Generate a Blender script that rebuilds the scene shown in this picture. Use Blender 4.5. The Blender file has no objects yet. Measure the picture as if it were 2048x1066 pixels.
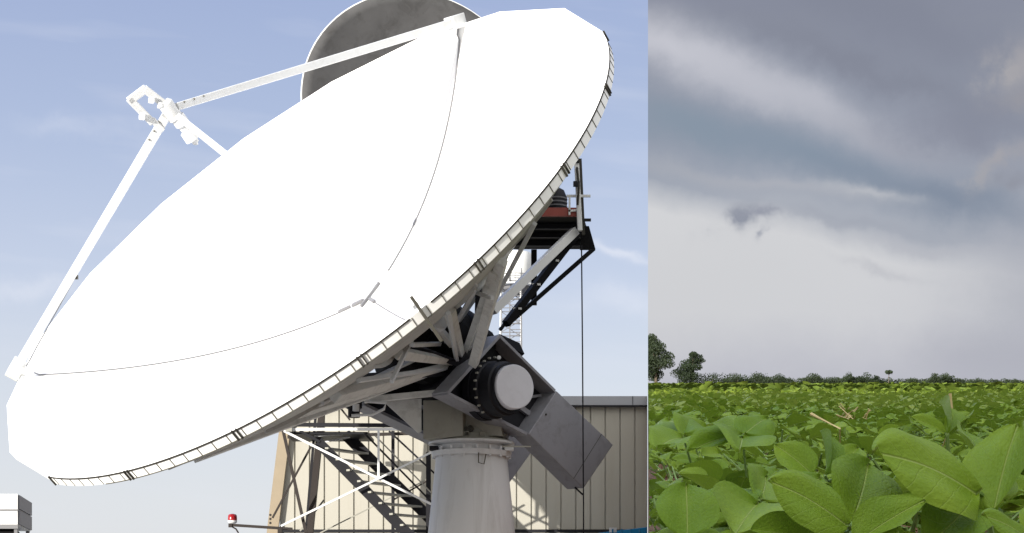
import bpy, bmesh, math, random
import numpy as np
from mathutils import Vector, Matrix
R = math.radians
rnd = random.Random(7)
nr = np.random.RandomState(11)
S = bpy.context.scene
COL = S.collection

# ------------------------------------------------------------------ camera, sky, sun, exposure
F = 3248.0; HV = 1250.0; EYE = 1.6        # focal length and horizon row, for a 2048 x 1066 frame
cam = bpy.data.cameras.new("camera"); co = bpy.data.objects.new("camera", cam); COL.objects.link(co)
co.location = (0, 0, EYE); co.rotation_euler = (R(90), 0, 0)
cam.sensor_width = 36; cam.lens = 36 * F / 2048; cam.shift_y = (HV - 533) / 2048
cam.clip_start = .05; cam.clip_end = 5000
S.camera = co
S.view_settings.view_transform = 'Standard'; S.view_settings.look = 'None'
S.view_settings.gamma = 1; S.view_settings.exposure = 0.7
EXPO = 2 ** 0.7
SUN_AZ, SUN_EL = 43, 7                     # the way the light travels, seen from above, and its height
AZ, EL = R(SUN_AZ), R(SUN_EL)
SDIR = Vector((math.sin(AZ) * math.cos(EL), math.cos(AZ) * math.cos(EL), -math.sin(EL)))
sl = bpy.data.lights.new("sun", 'SUN'); so = bpy.data.objects.new("sun", sl); COL.objects.link(so)
sl.energy = 4.6; sl.angle = R(.5); sl.color = (1, .95, .86)
so.rotation_euler = SDIR.to_track_quat('-Z', 'Y').to_euler(); so.location = (-30, -20, 30)
EDGE = (1296 - 1024) / F                    # the two places meet on the vertical plane x = EDGE * y

def srgb(r, g, b):
    return tuple(((c / 255) / 12.92 if c / 255 < .04045 else (((c / 255) + .055) / 1.055) ** 2.4) for c in (r, g, b))

W = bpy.data.worlds.new("World"); S.world = W; W.use_nodes = True
nt = W.node_tree; nt.nodes.clear()
class G:
    def __init__(s, nt): s.nt = nt
    def n(s, t, **k):
        x = s.nt.nodes.new(t)
        for a, b in k.items(): setattr(x, a, b)
        return x
    def put(s, sock, v):
        if hasattr(v, 'links'): s.nt.links.new(v, sock)
        elif v is not None: sock.default_value = v
    def m(s, op, a, b=None, c=None, clamp=False):
        x = s.n('ShaderNodeMath', operation=op, use_clamp=clamp)
        s.put(x.inputs[0], a)
        if b is not None: s.put(x.inputs[1], b)
        if c is not None: s.put(x.inputs[2], c)
        return x.outputs[0]
    def mix(s, f, a, b, bt='MIX'):
        x = s.n('ShaderNodeMix', data_type='RGBA', blend_type=bt)
        s.put(x.inputs[0], f)
        s.put(x.inputs[6], a if hasattr(a, 'links') else (*a[:3], 1)); s.put(x.inputs[7], b if hasattr(b, 'links') else (*b[:3], 1))
        return x.outputs[2]
    def ramp(s, f, pts, interp='LINEAR'):
        x = s.n('ShaderNodeValToRGB'); r = x.color_ramp; r.interpolation = interp
        while len(r.elements) < len(pts): r.elements.new(.5)
        for e, (p, c) in zip(r.elements, pts): e.position = p; e.color = (*c[:3], 1)
        s.put(x.inputs[0], f); return x.outputs[0]
    def noise(s, v, scale, detail=5, rough=.5, dist=0):
        x = s.n('ShaderNodeTexNoise'); s.put(x.inputs['Vector'], v)
        x.inputs['Scale'].default_value = scale; x.inputs['Detail'].default_value = detail
        x.inputs['Roughness'].default_value = rough; x.inputs['Distortion'].default_value = dist
        return x.outputs[0]
    def vec(s, x, y, z):
        c = s.n('ShaderNodeCombineXYZ'); s.put(c.inputs[0], x); s.put(c.inputs[1], y); s.put(c.inputs[2], z); return c.outputs[0]
g = G(nt)
tc = g.n('ShaderNodeTexCoord'); sp = g.n('ShaderNodeSeparateXYZ'); nt.links.new(tc.outputs['Generated'], sp.inputs[0])
X, Y, Z = sp.outputs
SC = 1 / (0.1 * EXPO)
def lin(r, g_, b): return tuple(c * SC for c in srgb(r, g_, b))
Ys = g.m('MAXIMUM', g.m('ABSOLUTE', Y), .05)
U = g.m('DIVIDE', X, Ys); V = g.m('DIVIDE', Z, Ys)      # azimuth and height of a sky direction
UV = g.vec(U, V, 0)
# left: thin haze over a blue sky
sky = g.n('ShaderNodeTexSky'); sky.sky_type = 'NISHITA'; sky.sun_disc = False
sky.sun_elevation = EL; sky.sun_rotation = R(180 + SUN_AZ)
sky.air_density = 1; sky.dust_density = 1.2; sky.ozone_density = 1.5
el = g.m('ARCTANGENT', g.m('DIVIDE', Z, g.m('SQRT', g.m('ADD', g.m('MULTIPLY', X, X), g.m('MULTIPLY', Y, Y)))))
hz = g.ramp(g.m('DIVIDE', el, .5), [(0, lin(233, 235, 242)), (.15, lin(231, 234, 242)), (.29, lin(223, 229, 242)), (.42, lin(206, 216, 239)), (.58, lin(184, 198, 230)), (.76, lin(168, 183, 222)), (1, lin(155, 172, 216))])
blue = g.mix(.85, sky.outputs[0], hz)
st = g.noise(g.vec(g.m('MULTIPLY', U, 2.2), g.m('MULTIPLY', g.m('ADD', V, g.m('MULTIPLY', U, .12)), 15), 0), 3.1, 4, .45)
blue = g.mix(g.m('MULTIPLY', g.m('SUBTRACT', st, .54, clamp=True), .9, clamp=True), blue, lin(228, 232, 244))
# a thin bright streak of cirrus low on the right of that sky
def blob(u0, v0, ru, rv, ang, k=1.0, warp=0.0):
    """soft patch of cloud around a direction given by its photo position"""
    a = R(ang); cu = (u0 - 1024) / F; cv = (HV - v0) / F
    du = g.m('SUBTRACT', U, cu); dv = g.m('SUBTRACT', V, cv)
    if warp: dv = g.m('ADD', dv, g.m('MULTIPLY', WN, warp)); du = g.m('ADD', du, g.m('MULTIPLY', WN2, warp * 2))
    p = g.m('ADD', g.m('MULTIPLY', du, math.cos(a)), g.m('MULTIPLY', dv, math.sin(a)))
    q = g.m('SUBTRACT', g.m('MULTIPLY', dv, math.cos(a)), g.m('MULTIPLY', du, math.sin(a)))
    p = g.m('DIVIDE', p, ru / F); q = g.m('DIVIDE', q, rv / F)
    d = g.m('ADD', g.m('MULTIPLY', p, p), g.m('MULTIPLY', q, q))
    return g.m('MULTIPLY', g.m('EXPONENT', g.m('MULTIPLY', d, -1)), k)
WN = g.m('SUBTRACT', g.noise(UV, 14, 5, .6), .5)
WN2 = g.m('SUBTRACT', g.noise(g.vec(V, U, 3.3), 17, 5, .6), .5)
for b_ in [(1240, 505, 90, 9, -9, .6, .03), (60, 570, 110, 22, 3, .35, .06), (160, 265, 110, 22, -8, .2, .06), (1270, 600, 120, 25, 0, .35, .05)]:
    blue = g.mix(blob(*b_), blue, lin(232, 236, 247))
# right: a storm sky
grey = g.ramp(g.m('ADD', g.m('MULTIPLY', V, 2.6), g.m('MULTIPLY', WN, .12)), [(0, lin(187, 188, 198)), (.385, lin(187, 188, 198)), (.5, lin(207, 208, 212)), (.64, lin(211, 212, 215)), (1, lin(211, 212, 215))])
upper = g.ramp(g.m('ADD', g.m('MULTIPLY', V, 2.6), g.m('MULTIPLY', WN, .12)), [(0, lin(176, 178, 188)), (.6, lin(172, 177, 187)), (.72, lin(156, 163, 177)), (.8, lin(148, 155, 170)), (.98, lin(139, 144, 159)), (1, lin(137, 142, 158))])
shelf = g.m('SUBTRACT', V, g.m('SUBTRACT', (HV - 385) / F, g.m('MULTIPLY', g.m('SUBTRACT', U, (1296 - 1024) / F), .225)))     # lower edge of the cloud shelf
shelf = g.m('ADD', shelf, g.m('ADD', g.m('MULTIPLY', WN, .018), g.m('MULTIPLY', g.m('MAXIMUM', g.m('SUBTRACT', U, .235), 0), -.12)))
grey = g.mix(g.m('ADD', .5, g.m('MULTIPLY', shelf, 55), clamp=True), grey, upper)
for (c, b_) in [((206, 207, 210), (1440, 545, 260, 120, 0, .6, .03)), ((168, 171, 182), (2070, 600, 170, 220, -15, .7, .03)),
                ((170, 171, 182), (1960, 720, 160, 50, 0, .4, .02)),
                ((199, 200, 209), (1340, 100, 330, 52, -20, .95, .03)), ((188, 190, 200), (1570, 190, 200, 36, -24, .8, .03)),
                ((172, 175, 186), (1720, 265, 160, 24, -20, .6, .03)),
                ((131, 136, 152), (1800, 40, 330, 75, -22, .85, .04)), ((124, 128, 143), (1740, 125, 260, 30, -22, .5, .05)),
                ((136, 150, 166), (1390, 250, 210, 42, -14, .95, .03)), ((134, 148, 165), (1640, 320, 210, 38, -17, .9, .03)),
                ((128, 140, 158), (1900, 395, 200, 40, -12, .9, .04)), ((138, 141, 156), (1900, 260, 150, 60, -10, .6, .05)),
                ((184, 187, 194), (1740, 388, 85, 12, -6, .9, .03)), ((174, 177, 186), (1560, 375, 170, 11, -8, .7, .03)),
                ((168, 172, 182), (1390, 345, 150, 16, -14, .7, .03)), ((160, 165, 177), (1700, 450, 160, 13, -6, .6, .04)),
                ((178, 180, 189), (1850, 490, 150, 12, -4, .5, .04)),
                ((132, 137, 153), (1960, 240, 120, 60, 0, .6, .04)), ((166, 165, 170), (1990, 150, 34, 30, 40, 1.3, .05)), ((163, 162, 168), (2040, 135, 46, 44, 30, 1.3, .05)), ((152, 152, 160), (2040, 200, 60, 24, 10, .8, .05)), ((164, 165, 172), (1958, 358, 22, 34, 0, 1.0, .05)), ((163, 163, 170), (2000, 318, 50, 18, 22, 1.1, .05)), ((142, 145, 157), (2025, 365, 44, 26, 10, .7, .05)),
                ((146, 151, 164), (1478, 440, 42, 20, 22, 1.25, .05)), ((152, 156, 169), (1530, 448, 40, 13, -14, 1.0, .06)), ((162, 166, 177), (1500, 486, 22, 9, 25, .9, .05)),
                ((176, 178, 186), (1770, 540, 80, 12, -12, .4, .05))]:
    grey = g.mix(blob(*b_), grey, lin(*c))
sidem = g.m('GREATER_THAN', g.m('SUBTRACT', X, g.m('MULTIPLY', Y, EDGE)), 0)
front = g.m('MULTIPLY', sidem, g.m('GREATER_THAN', Y, 0))
hazeback = g.mix(.25, lin(255, 252, 246), sky.outputs[0])      # bright haze on the side of the low sun
hazeback = g.mix(1, hazeback, (.9, .9, .9), 'MULTIPLY')
over = g.mix(g.m('ADD', .5, g.m('MULTIPLY', Y, 3), clamp=True), hazeback, blue)
final = g.mix(front, over, grey)
zen = g.m('MULTIPLY', g.m('SUBTRACT', el, .40, clamp=True), 4.2)           # veiled skies are brightest high up
zen = g.m('ADD', 1, g.m('MINIMUM', zen, 3.2))
final = g.mix(1, final, g.vec(zen, zen, zen), 'MULTIPLY')
bg = g.n('ShaderNodeBackground'); nt.links.new(final, bg.inputs[0]); bg.inputs[1].default_value = .1
ow = g.n('ShaderNodeOutputWorld'); nt.links.new(bg.outputs[0], ow.inputs[0])

# ------------------------------------------------------------------ materials
def mat(name, col, rough=.6, metal=0, var=.12, scale=3, bump=.0, bscale=40, dirt=None, dirtamt=.0, spec=.4, streak=False):
    m = bpy.data.materials.new(name); m.use_nodes = True; t = m.node_tree; b = t.nodes['Principled BSDF']; q = G(t)
    tc = q.n('ShaderNodeTexCoord'); o = tc.outputs['Object']
    if streak:
        mp = q.n('ShaderNodeMapping'); mp.inputs['Scale'].default_value = (1, 1, .12); t.links.new(o, mp.inputs[0]); o = mp.outputs[0]
    f = q.noise(o, scale, 6, .6)
    c = q.mix(f, tuple(x * (1 - var) for x in col), tuple(min(1, x * (1 + var)) for x in col))
    if dirt:
        d = q.noise(o, scale * 1.7, 8, .7, .5)
        d = q.m('MULTIPLY', q.m('SUBTRACT', d, .5, clamp=True), dirtamt * 6, clamp=True)
        c = q.mix(d, c, dirt)
    t.links.new(c, b.inputs['Base Color']); b.inputs['Roughness'].default_value = rough; b.inputs['Metallic'].default_value = metal
    b.inputs['Specular IOR Level'].default_value = spec
    if bump:
        bn = q.n('ShaderNodeBump'); bn.inputs['Strength'].default_value = bump; bn.inputs['Distance'].default_value = .02
        q.put(bn.inputs['Height'], q.noise(tc.outputs['Object'], bscale, 4)); t.links.new(bn.outputs[0], b.inputs['Normal'])
    return m
M = {}
M['dish'] = mat('white_dish_paint', (.86, .86, .86), .6, var=.02, spec=.3)
M['band'] = mat('white_rim_paint', (.90, .90, .89), .6, var=.03, spec=.3)
M['trim'] = mat('dark_rim_seal', (.035, .032, .025), .7)
M['rib'] = mat('grey_rib', (.10, .095, .08), .7)
M['shell'] = mat('weathered_grey_shell', (.46, .455, .435), .6, var=.15, scale=2, dirt=(.12, .11, .09), dirtamt=.25)
M['strut'] = mat('off_white_strut_paint', (.58, .59, .60), .5, var=.08, dirt=(.3, .29, .26), dirtamt=.15)
M['brace'] = mat('pale_grey_brace_paint', (.66, .66, .64), .55, var=.12, dirt=(.14, .13, .10), dirtamt=.3)
M['black'] = mat('black_steel', (.003, .003, .0035), .6, var=.3, spec=.1)
M['dark'] = mat('dark_steel', (.014, .014, .018), .55, var=.3, spec=.2)
M['brown'] = mat('brown_black_steel', (.022, .016, .014), .7, var=.3)
M['cable'] = mat('grey_cable', (.16, .16, .17), .6)
M['weight'] = mat('grey_counterweight_paint', (.25, .25, .275), .5, var=.07, dirt=(.10, .09, .085), dirtamt=.3)
M['cap'] = mat('light_grey_cap_paint', (.60, .60, .65), .5, var=.06, scale=5, dirt=(.3, .3, .3), dirtamt=.1)
M['ped'] = mat('pedestal_paint', (.66, .67, .69), .5, var=.06, scale=1.5, bump=.03, dirt=(.22, .20, .17), dirtamt=.3, streak=True)
M['gear'] = mat('beige_grey_gearbox_paint', (.30, .295, .26), .55, var=.1, dirt=(.12, .11, .09), dirtamt=.25)
M['red'] = mat('red_oxide_paint', (.30, .07, .055), .6, var=.3, dirt=(.1, .05, .04), dirtamt=.3)
M['wall'] = mat('cream_cladding', (.37, .355, .31), .6, var=.06, scale=1.2, dirt=(.25, .22, .16), dirtamt=.22, streak=True)
M['walltrim'] = mat('tan_corner_trim', (.27, .22, .155), .6)
M['fascia'] = mat('grey_fascia', (.30, .31, .34), .5)
M['roof'] = mat('roof_sheet', (.3, .3, .3), .6)
M['white'] = mat('white_metal', (.70, .71, .72), .5, var=.06)
M['mesh'] = mat('stained_grey_dish', (.088, .088, .092), .8, var=.35, scale=1.3, dirt=(.045, .044, .044), dirtamt=.5, spec=.15)
M['blue'] = mat('blue_sheet', (.0, .16, .36), .5, var=.1)
M['lens'] = mat('red_lens', (.30, .01, .015), .25, spec=.6)
M['asphalt'] = mat('yard_concrete', (.24, .235, .22), .9, var=.2, bump=.3, bscale=60)
M['soil'] = mat('brown_soil', (.12, .068, .038), .95, var=.5, scale=14, bump=1.0, bscale=60, dirt=(.30, .19, .10), dirtamt=.4)
M['clod'] = mat('soil_clod', (.20, .12, .07), .95, var=.4, scale=8)
M['straw'] = mat('dry_straw', (.52, .42, .20), .7, var=.25, scale=20)
M['stem'] = mat('plant_stem', (.15, .24, .06), .6, var=.2, scale=20)
M['bark'] = mat('bark', (.10, .08, .06), .9, var=.3)

def leafmat(name, c1, c2, vein, trans=.35, veins=True, rough=.45):
    m = bpy.data.materials.new(name); m.use_nodes = True; t = m.node_tree; b = t.nodes['Principled BSDF']; q = G(t)
    tc = q.n('ShaderNodeTexCoord'); oi = q.n('ShaderNodeObjectInfo')
    f = q.noise(tc.outputs['Object'], 9, 5, .6)
    f2 = q.noise(tc.outputs['Object'], 1.7, 3, .5)
    f = q.m('ADD', q.m('MULTIPLY', f, .6), q.m('MULTIPLY', f2, .4))
    f = q.m('ADD', q.m('MULTIPLY', q.m('SUBTRACT', f, .5), 2.6), q.m('ADD', .3, q.m('MULTIPLY', oi.outputs['Random'], .4)), clamp=True)
    c = q.mix(f, c1, c2)
    if veins:
        s = q.n('ShaderNodeSeparateXYZ'); t.links.new(tc.outputs['UV'], s.inputs[0])
        v = q.m('ABSOLUTE', q.m('SUBTRACT', s.outputs[1], .5))
        mid = q.m('SUBTRACT', 1, q.m('DIVIDE', v, .016), clamp=True)
        a = q.m('FRACT', q.m('ADD', q.m('MULTIPLY', q.m('SUBTRACT', s.outputs[0], q.m('MULTIPLY', v, .85)), 5.5), q.m('MULTIPLY', q.noise(tc.outputs['Object'], 25, 3), .9)))
        side = q.m('SUBTRACT', 1, q.m('DIVIDE', q.m('ABSOLUTE', q.m('SUBTRACT', a, .5)), .055), clamp=True)
        vv = q.m('MAXIMUM', q.m('MULTIPLY', mid, .75), q.m('MULTIPLY', side, .13))
        c = q.mix(vv, c, vein)
        hgt = q.m('ADD', q.m('MULTIPLY', q.m('MAXIMUM', mid, q.m('MULTIPLY', side, .25)), -1), q.m('MULTIPLY', q.noise(tc.outputs['UV'], 26, 4), .9))
        sp_ = q.noise(tc.outputs['Object'], 130, 3, .7)
        c = q.mix(q.m('MULTIPLY', q.m('SUBTRACT', sp_, .66, clamp=True), 3.0, clamp=True), c, (.20, .21, .07))
        bn = q.n('ShaderNodeBump'); bn.inputs['Strength'].default_value = .5; bn.inputs['Distance'].default_value = .003
        q.put(bn.inputs['Height'], hgt); t.links.new(bn.outputs[0], b.inputs['Normal'])
    t.links.new(c, b.inputs['Base Color']); b.inputs['Roughness'].default_value = rough; b.inputs['Specular IOR Level'].default_value = .14
    tr = q.n('ShaderNodeBsdfTranslucent'); t.links.new(q.mix(.5, c, (.28, .42, .05)), tr.inputs[0])
    mx = q.n('ShaderNodeMixShader'); mx.inputs[0].default_value = trans
    t.links.new(b.outputs[0], mx.inputs[1]); t.links.new(tr.outputs[0], mx.inputs[2])
    t.links.new(mx.outputs[0], t.nodes['Material Output'].inputs[0])
    return m
M['leaf'] = leafmat('soybean_leaf', (.095, .180, .009), (.22, .32, .024), (.35, .43, .13), .22)
M['leaffar'] = leafmat('soybean_leaf_field', (.12, .19, .018), (.33, .40, .075), (.2, .3, .1), .30, veins=False)
M['leafdist'] = leafmat('soybean_leaf_distance', (.085, .135, .015), (.15, .205, .035), (.2, .3, .1), .08, veins=False, rough=.8)  # far leaves coloured darker, in place of the shade that misses them
M['tree'] = leafmat('tree_foliage', (.020, .031, .020), (.052, .068, .040), (0, 0, 0), .15, veins=False, rough=.7)

# ------------------------------------------------------------------ building helpers
def at(u, v, y): return Vector(((u - 1024) / F * y, y, EYE + (HV - v) / F * y))
def on(u, v, P, N):
    d = Vector(((u - 1024) / F, 1, (HV - v) / F)); o = Vector((0, 0, EYE)); return o + d * ((P - o).dot(N) / d.dot(N))
class MB:
    def __init__(s): s.v = []; s.f = []; s.pieces = []
    def each(s, name, m, parent, **k):
        """every piece that was added becomes an object of its own"""
        for vs, fs in s.pieces:
            q = MB(); q.add(vs, fs); q.build(name, m, parent, **k)
    def add(s, vs, fs):
        vs = list(vs); s.pieces.append((vs, fs)); k = len(s.v); s.v += [tuple(v) for v in vs]; s.f += [tuple(i + k for i in f) for f in fs]; return s
    def frame(s, a, b, up):
        d = (b - a).normalized(); up = Vector(up)
        x = d.cross(up)
        if x.length < 1e-4: x = d.cross(Vector((1, 0, 0)))
        x.normalize(); return d, x, x.cross(d)
    def bar(s, a, b, w, h=None, up=(0, 0, 1), w2=None, h2=None):
        a = Vector(a); b = Vector(b); h = h or w; w2 = w2 or w; h2 = h2 or h
        d, x, z = s.frame(a, b, up)
        c = [(-1, -1), (1, -1), (1, 1), (-1, 1)]
        vs = [a + x * (i * w / 2) + z * (j * h / 2) for i, j in c] + [b + x * (i * w2 / 2) + z * (j * h2 / 2) for i, j in c]
        return s.add(vs, [(3, 2, 1, 0), (4, 5, 6, 7), (0, 1, 5, 4), (1, 2, 6, 5), (2, 3, 7, 6), (3, 0, 4, 7)])
    def ibeam(s, a, b, w, h, up=(0, 0, 1), t=.02):
        a = Vector(a); b = Vector(b); d, x, z = s.frame(a, b, up)
        s.bar(a + z * (h / 2 - t / 2), b + z * (h / 2 - t / 2), w, t, up); s.bar(a - z * (h / 2 - t / 2), b - z * (h / 2 - t / 2), w, t, up)
        return s.bar(a, b, t, h - 2 * t, up)
    def tube(s, pts, r, n=8):
        pts = [Vector(p) for p in pts]; rs = r if isinstance(r, (list, tuple)) else [r] * len(pts)
        vs = []; fs = []; x = None
        for i, p in enumerate(pts):
            d = (pts[min(i + 1, len(pts) - 1)] - pts[max(i - 1, 0)]).normalized()
            if x is None:
                x = d.cross(Vector((0, 0, 1)))
                if x.length < 1e-3: x = d.cross(Vector((1, 0, 0)))
            x = (x - d * x.dot(d)).normalized(); z = x.cross(d)
            vs += [p + (x * math.cos(t) + z * math.sin(t)) * rs[i] for t in [k * 2 * math.pi / n for k in range(n)]]
            if i: fs += [((i - 1) * n + k, (i - 1) * n + (k + 1) % n, i * n + (k + 1) % n, i * n + k) for k in range(n)]
        fs += [tuple(range(n))[::-1], tuple(range((len(pts) - 1) * n, len(pts) * n))]
        return s.add(vs, fs)
    def lathe(s, c, ax, prof, n=32, up=None):
        """prof: list of (distance along ax, radius)"""
        c = Vector(c); ax = Vector(ax).normalized(); x = ax.cross(Vector((0, 0, 1)))
        if x.length < 1e-3: x = Vector((1, 0, 0))
        x.normalize(); z = x.cross(ax); vs = []; fs = []
        for i, (h, r) in enumerate(prof):
            vs += [c + ax * h + (x * math.cos(t) + z * math.sin(t)) * r for t in [k * 2 * math.pi / n for k in range(n)]]
            if i: fs += [((i - 1) * n + k, (i - 1) * n + (k + 1) % n, i * n + (k + 1) % n, i * n + k) for k in range(n)]
        fs += [tuple(range(n))[::-1], tuple(range((len(prof) - 1) * n, len(prof) * n))]
        return s.add(vs, fs)
    def prism(s, poly, d):
        poly = [Vector(p) for p in poly]; d = Vector(d); n = len(poly)
        vs = poly + [p + d for p in poly]
        return s.add(vs, [tuple(range(n))[::-1], tuple(range(n, 2 * n))] + [(k, (k + 1) % n, n + (k + 1) % n, n + k) for k in range(n)])
    def box(s, c, sx, sy, sz, rz=0):
        c = Vector(c); ca, sa = math.cos(rz), math.sin(rz)
        x = Vector((ca, sa, 0)) * sx / 2; y = Vector((-sa, ca, 0)) * sy / 2; z = Vector((0, 0, sz / 2))
        return s.add([c + x * i + y * j + z * k for k in (-1, 1) for i, j in ((-1, -1), (1, -1), (1, 1), (-1, 1))],
                     [(3, 2, 1, 0), (4, 5, 6, 7), (0, 1, 5, 4), (1, 2, 6, 5), (2, 3, 7, 6), (3, 0, 4, 7)])
    def build(s, name, m, parent=None, smooth=False, bevel=0, loc=None):
        me = bpy.data.meshes.new(name); L = Vector(loc) if loc is not None else None
        base = L if L is not None else (Vector(parent['_o']) if parent is not None and '_o' in parent else Vector((0, 0, 0)))
        me.from_pydata([tuple(Vector(v) - base) for v in s.v], [], s.f); me.materials.append(m)
        bm = bmesh.new(); bm.from_mesh(me); bmesh.ops.recalc_face_normals(bm, faces=bm.faces); bm.to_mesh(me); bm.free()
        o = bpy.data.objects.new(name, me); COL.objects.link(o)
        if parent is not None: o.parent = parent; o['_o'] = tuple(base)
        else: o.location = base; o['_o'] = tuple(base)
        if smooth:
            for p in me.polygons: p.use_smooth = True
            try: me.set_sharp_from_angle(angle=R(35))
            except Exception: pass
        if bevel:
            b = o.modifiers.new('bevel', 'BEVEL'); b.width = bevel; b.segments = 2; b.limit_method = 'ANGLE'
        return o
def tag(o, label=None, cat=None, group=None, kind=None):
    for k, v in (('label', label), ('category', cat), ('group', group), ('kind', kind)):
        if v: o[k] = v
    return o
def empty(name, loc, label, cat, group=None):
    o = bpy.data.objects.new(name, None); COL.objects.link(o); o.location = loc; o['_o'] = tuple(loc); o.empty_display_size = .2
    return tag(o, label, cat, group)
def npmesh(name, V_, F_, m, uv=None, smooth=True, parent=None):
    me = bpy.data.meshes.new(name); k = F_.shape[1]
    me.vertices.add(len(V_)); me.vertices.foreach_set('co', V_.astype(np.float32).ravel())
    me.loops.add(F_.size); me.loops.foreach_set('vertex_index', F_.astype(np.int32).ravel())
    me.polygons.add(len(F_)); me.polygons.foreach_set('loop_start', np.arange(0, F_.size, k, dtype=np.int32))
    try: me.polygons.foreach_set('loop_total', np.full(len(F_), k, np.int32))
    except Exception: pass
    if uv is not None:
        l = me.uv_layers.new(name='uv'); l.data.foreach_set('uv', uv[F_.ravel()].astype(np.float32).ravel())
    me.update(calc_edges=True); me.materials.append(m)
    if smooth: me.polygons.foreach_set('use_smooth', np.ones(len(F_), bool))
    o = bpy.data.objects.new(name, me); COL.objects.link(o)
    if parent is not None: o.parent = parent
    return o

# ------------------------------------------------------------------ ground of the yard and the hill that carries the field
SL = 482 / F; SOIL = .23                  # slope of the field; height of the eye over its soil
def fz(y): return EYE - SOIL + SL * y
b = MB(); b.add([(-900, -200, 0), (400, -200, 0), (400, 1500, 0), (-900, 1500, 0)], [(0, 1, 2, 3)])
tag(b.build('yard_ground', M['asphalt']), kind='structure')
def hill():
    ys = [-1.5] + list(np.linspace(-1, 3, 60)) + list(np.geomspace(3.05, 310, 110)) + [320, 340, 380, 460]
    Vv = []; nx = 40
    for y in ys:
        x0 = EDGE * y + .001; w = .30 * abs(y) + 2.2
        z0 = fz(y) if y < 310 else fz(310) - (y - 310) * .05
        for i in range(nx + 1):
            t = (i / nx) ** 1.3
            Vv.append((x0 + t * w * 1.6, y, z0))
    Vv = np.array(Vv); n = len(ys)
    amp = np.clip(.012 + Vv[:, 1] * .0008, .012, .05)
    Vv[:, 2] += amp * (np.sin(Vv[:, 0] * 7 + Vv[:, 1] * 3.1) + np.sin(Vv[:, 0] * 17.3 - Vv[:, 1] * 11)) * .6 - amp
    Ff = [(j * (nx + 1) + i, j * (nx + 1) + i + 1, (j + 1) * (nx + 1) + i + 1, (j + 1) * (nx + 1) + i) for j in range(n - 1) for i in range(nx)]
    top = len(Vv); base = Vv.copy(); base[:, 2] = -.5
    edges = [j * (nx + 1) for j in range(n)], [j * (nx + 1) + nx for j in range(n)], list(range(nx + 1)), [(n - 1) * (nx + 1) + i for i in range(nx + 1)]
    allv = np.vstack([Vv, base])
    for e in edges: Ff += [(e[k], e[k + 1], e[k + 1] + top, e[k] + top) for k in range(len(e) - 1)]
    o = npmesh('field_hill', allv, np.array(Ff), M['soil'], smooth=False); return o
tag(hill(), kind='structure')

# ------------------------------------------------------------------ metal clad building
YB = 33.5
bd = empty('metal_building', (-1, 34, 0), 'cream metal clad building with a flat grey roof edge, behind the big dish', 'building')
ztop = at(0, 812, YB).z; x0 = at(560, 0, YB).x; x1 = EDGE * YB - .02
b = MB(); x = x0; st_ = .305; prof = [(x0, 0)]
while x + st_ < x1 - .02:
    x += st_; prof += [(x - .016, 0), (x - .010, .035), (x + .010, .035), (x + .016, 0)]
    for q_ in (.33, .66): pass
prof.append((x1, 0))
vs = []; fs = []
for i, (px, dy) in enumerate(prof):
    vs += [(px, YB + dy, 0), (px, YB + dy, ztop)]
    if i: fs.append((2 * i - 2, 2 * i, 2 * i + 1, 2 * i - 1))
b.add(vs, fs)
wl = b.build('wall', M['wall'], bd)
b = MB(); b.prism([(x0 + .05, YB + .05, 0), (x1, YB + .05, 0), (EDGE * 50 - .02, 50, 0), (x0 + .05, 50, 0)], (0, 0, ztop - .02)); b.build('rear_wall', M['wall'], bd)
b = MB(); zt = at(0, 793, YB).z
b.prism([(x0 - .1, YB - .06, ztop), (x1, YB - .06, ztop), (EDGE * 50 - .02, 50, ztop), (x0 - .1, 50, ztop)], (0, 0, zt - ztop)); rf = b.build('roof', M['fascia'], bd)
b = MB(); b.bar((x0 - .1, YB - .075, ztop - .01), (x1, YB - .075, ztop - .01), .03, .035); b.build('gutter_lip', M['dark'], rf)
b = MB()
for u in (1265,): b.bar((at(u, 0, YB).x, YB - .063, ztop), (at(u, 0, YB).x, YB - .063, zt), .012, .01)
b.build('seam', M['dark'], rf)
b = MB(); k = 1250 - 850; z8 = at(0, 835, YB).z
tl, tr = at(563, 835, YB).x, at(585, 835, YB).x; sl_ = (at(563, 835, YB).x - at(535, 1066, YB).x) / (z8 - at(0, 1066, YB).z)
b.prism([(tl - sl_ * z8, YB - .12, 0), (tr - sl_ * z8, YB - .12, 0), (tr, YB - .12, z8), (tl, YB - .12, z8)], (0, .11, 0)); b.build('corner_trim', M['walltrim'], bd)
# steel horizontal rail on the wall
b = MB()
for v in (1062,):
    z = at(0, v, YB).z; b.bar((x0, YB - .03, z), (x1, YB - .03, z), .04, .06)
b.build('base_rail', M['dark'], bd)

# ------------------------------------------------------------------ unseen shed added behind the camera to keep sun off the near field
bn = empty('shade_block', (-40.5, -44, 0), 'added unseen block with a pitched roof behind the viewpoint, shading the field', 'shade_block')
b = MB(); b.prism([(-54, -40, 0), (-27, -40, 0), (-27, -40, 11.5), (-40.5, -40, 15), (-54, -40, 11.5)], (0, -10, 0)); b.build('wall', M['gear'], bn)
b = MB(); b.prism([(-54.4, -39.6, 11.45), (-40.5, -39.6, 15.05), (-26.6, -39.6, 11.45), (-26.6, -39.6, 11.7), (-40.5, -39.6, 15.35), (-54.4, -39.6, 11.7)], (0, -10.8, 0)); b.build('roof', M['fascia'], bn)
b = MB(); b.box((-40.5, -39.97, 2.5), 5, .1, 5); b.build('door', M['brown'], bn)

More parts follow.
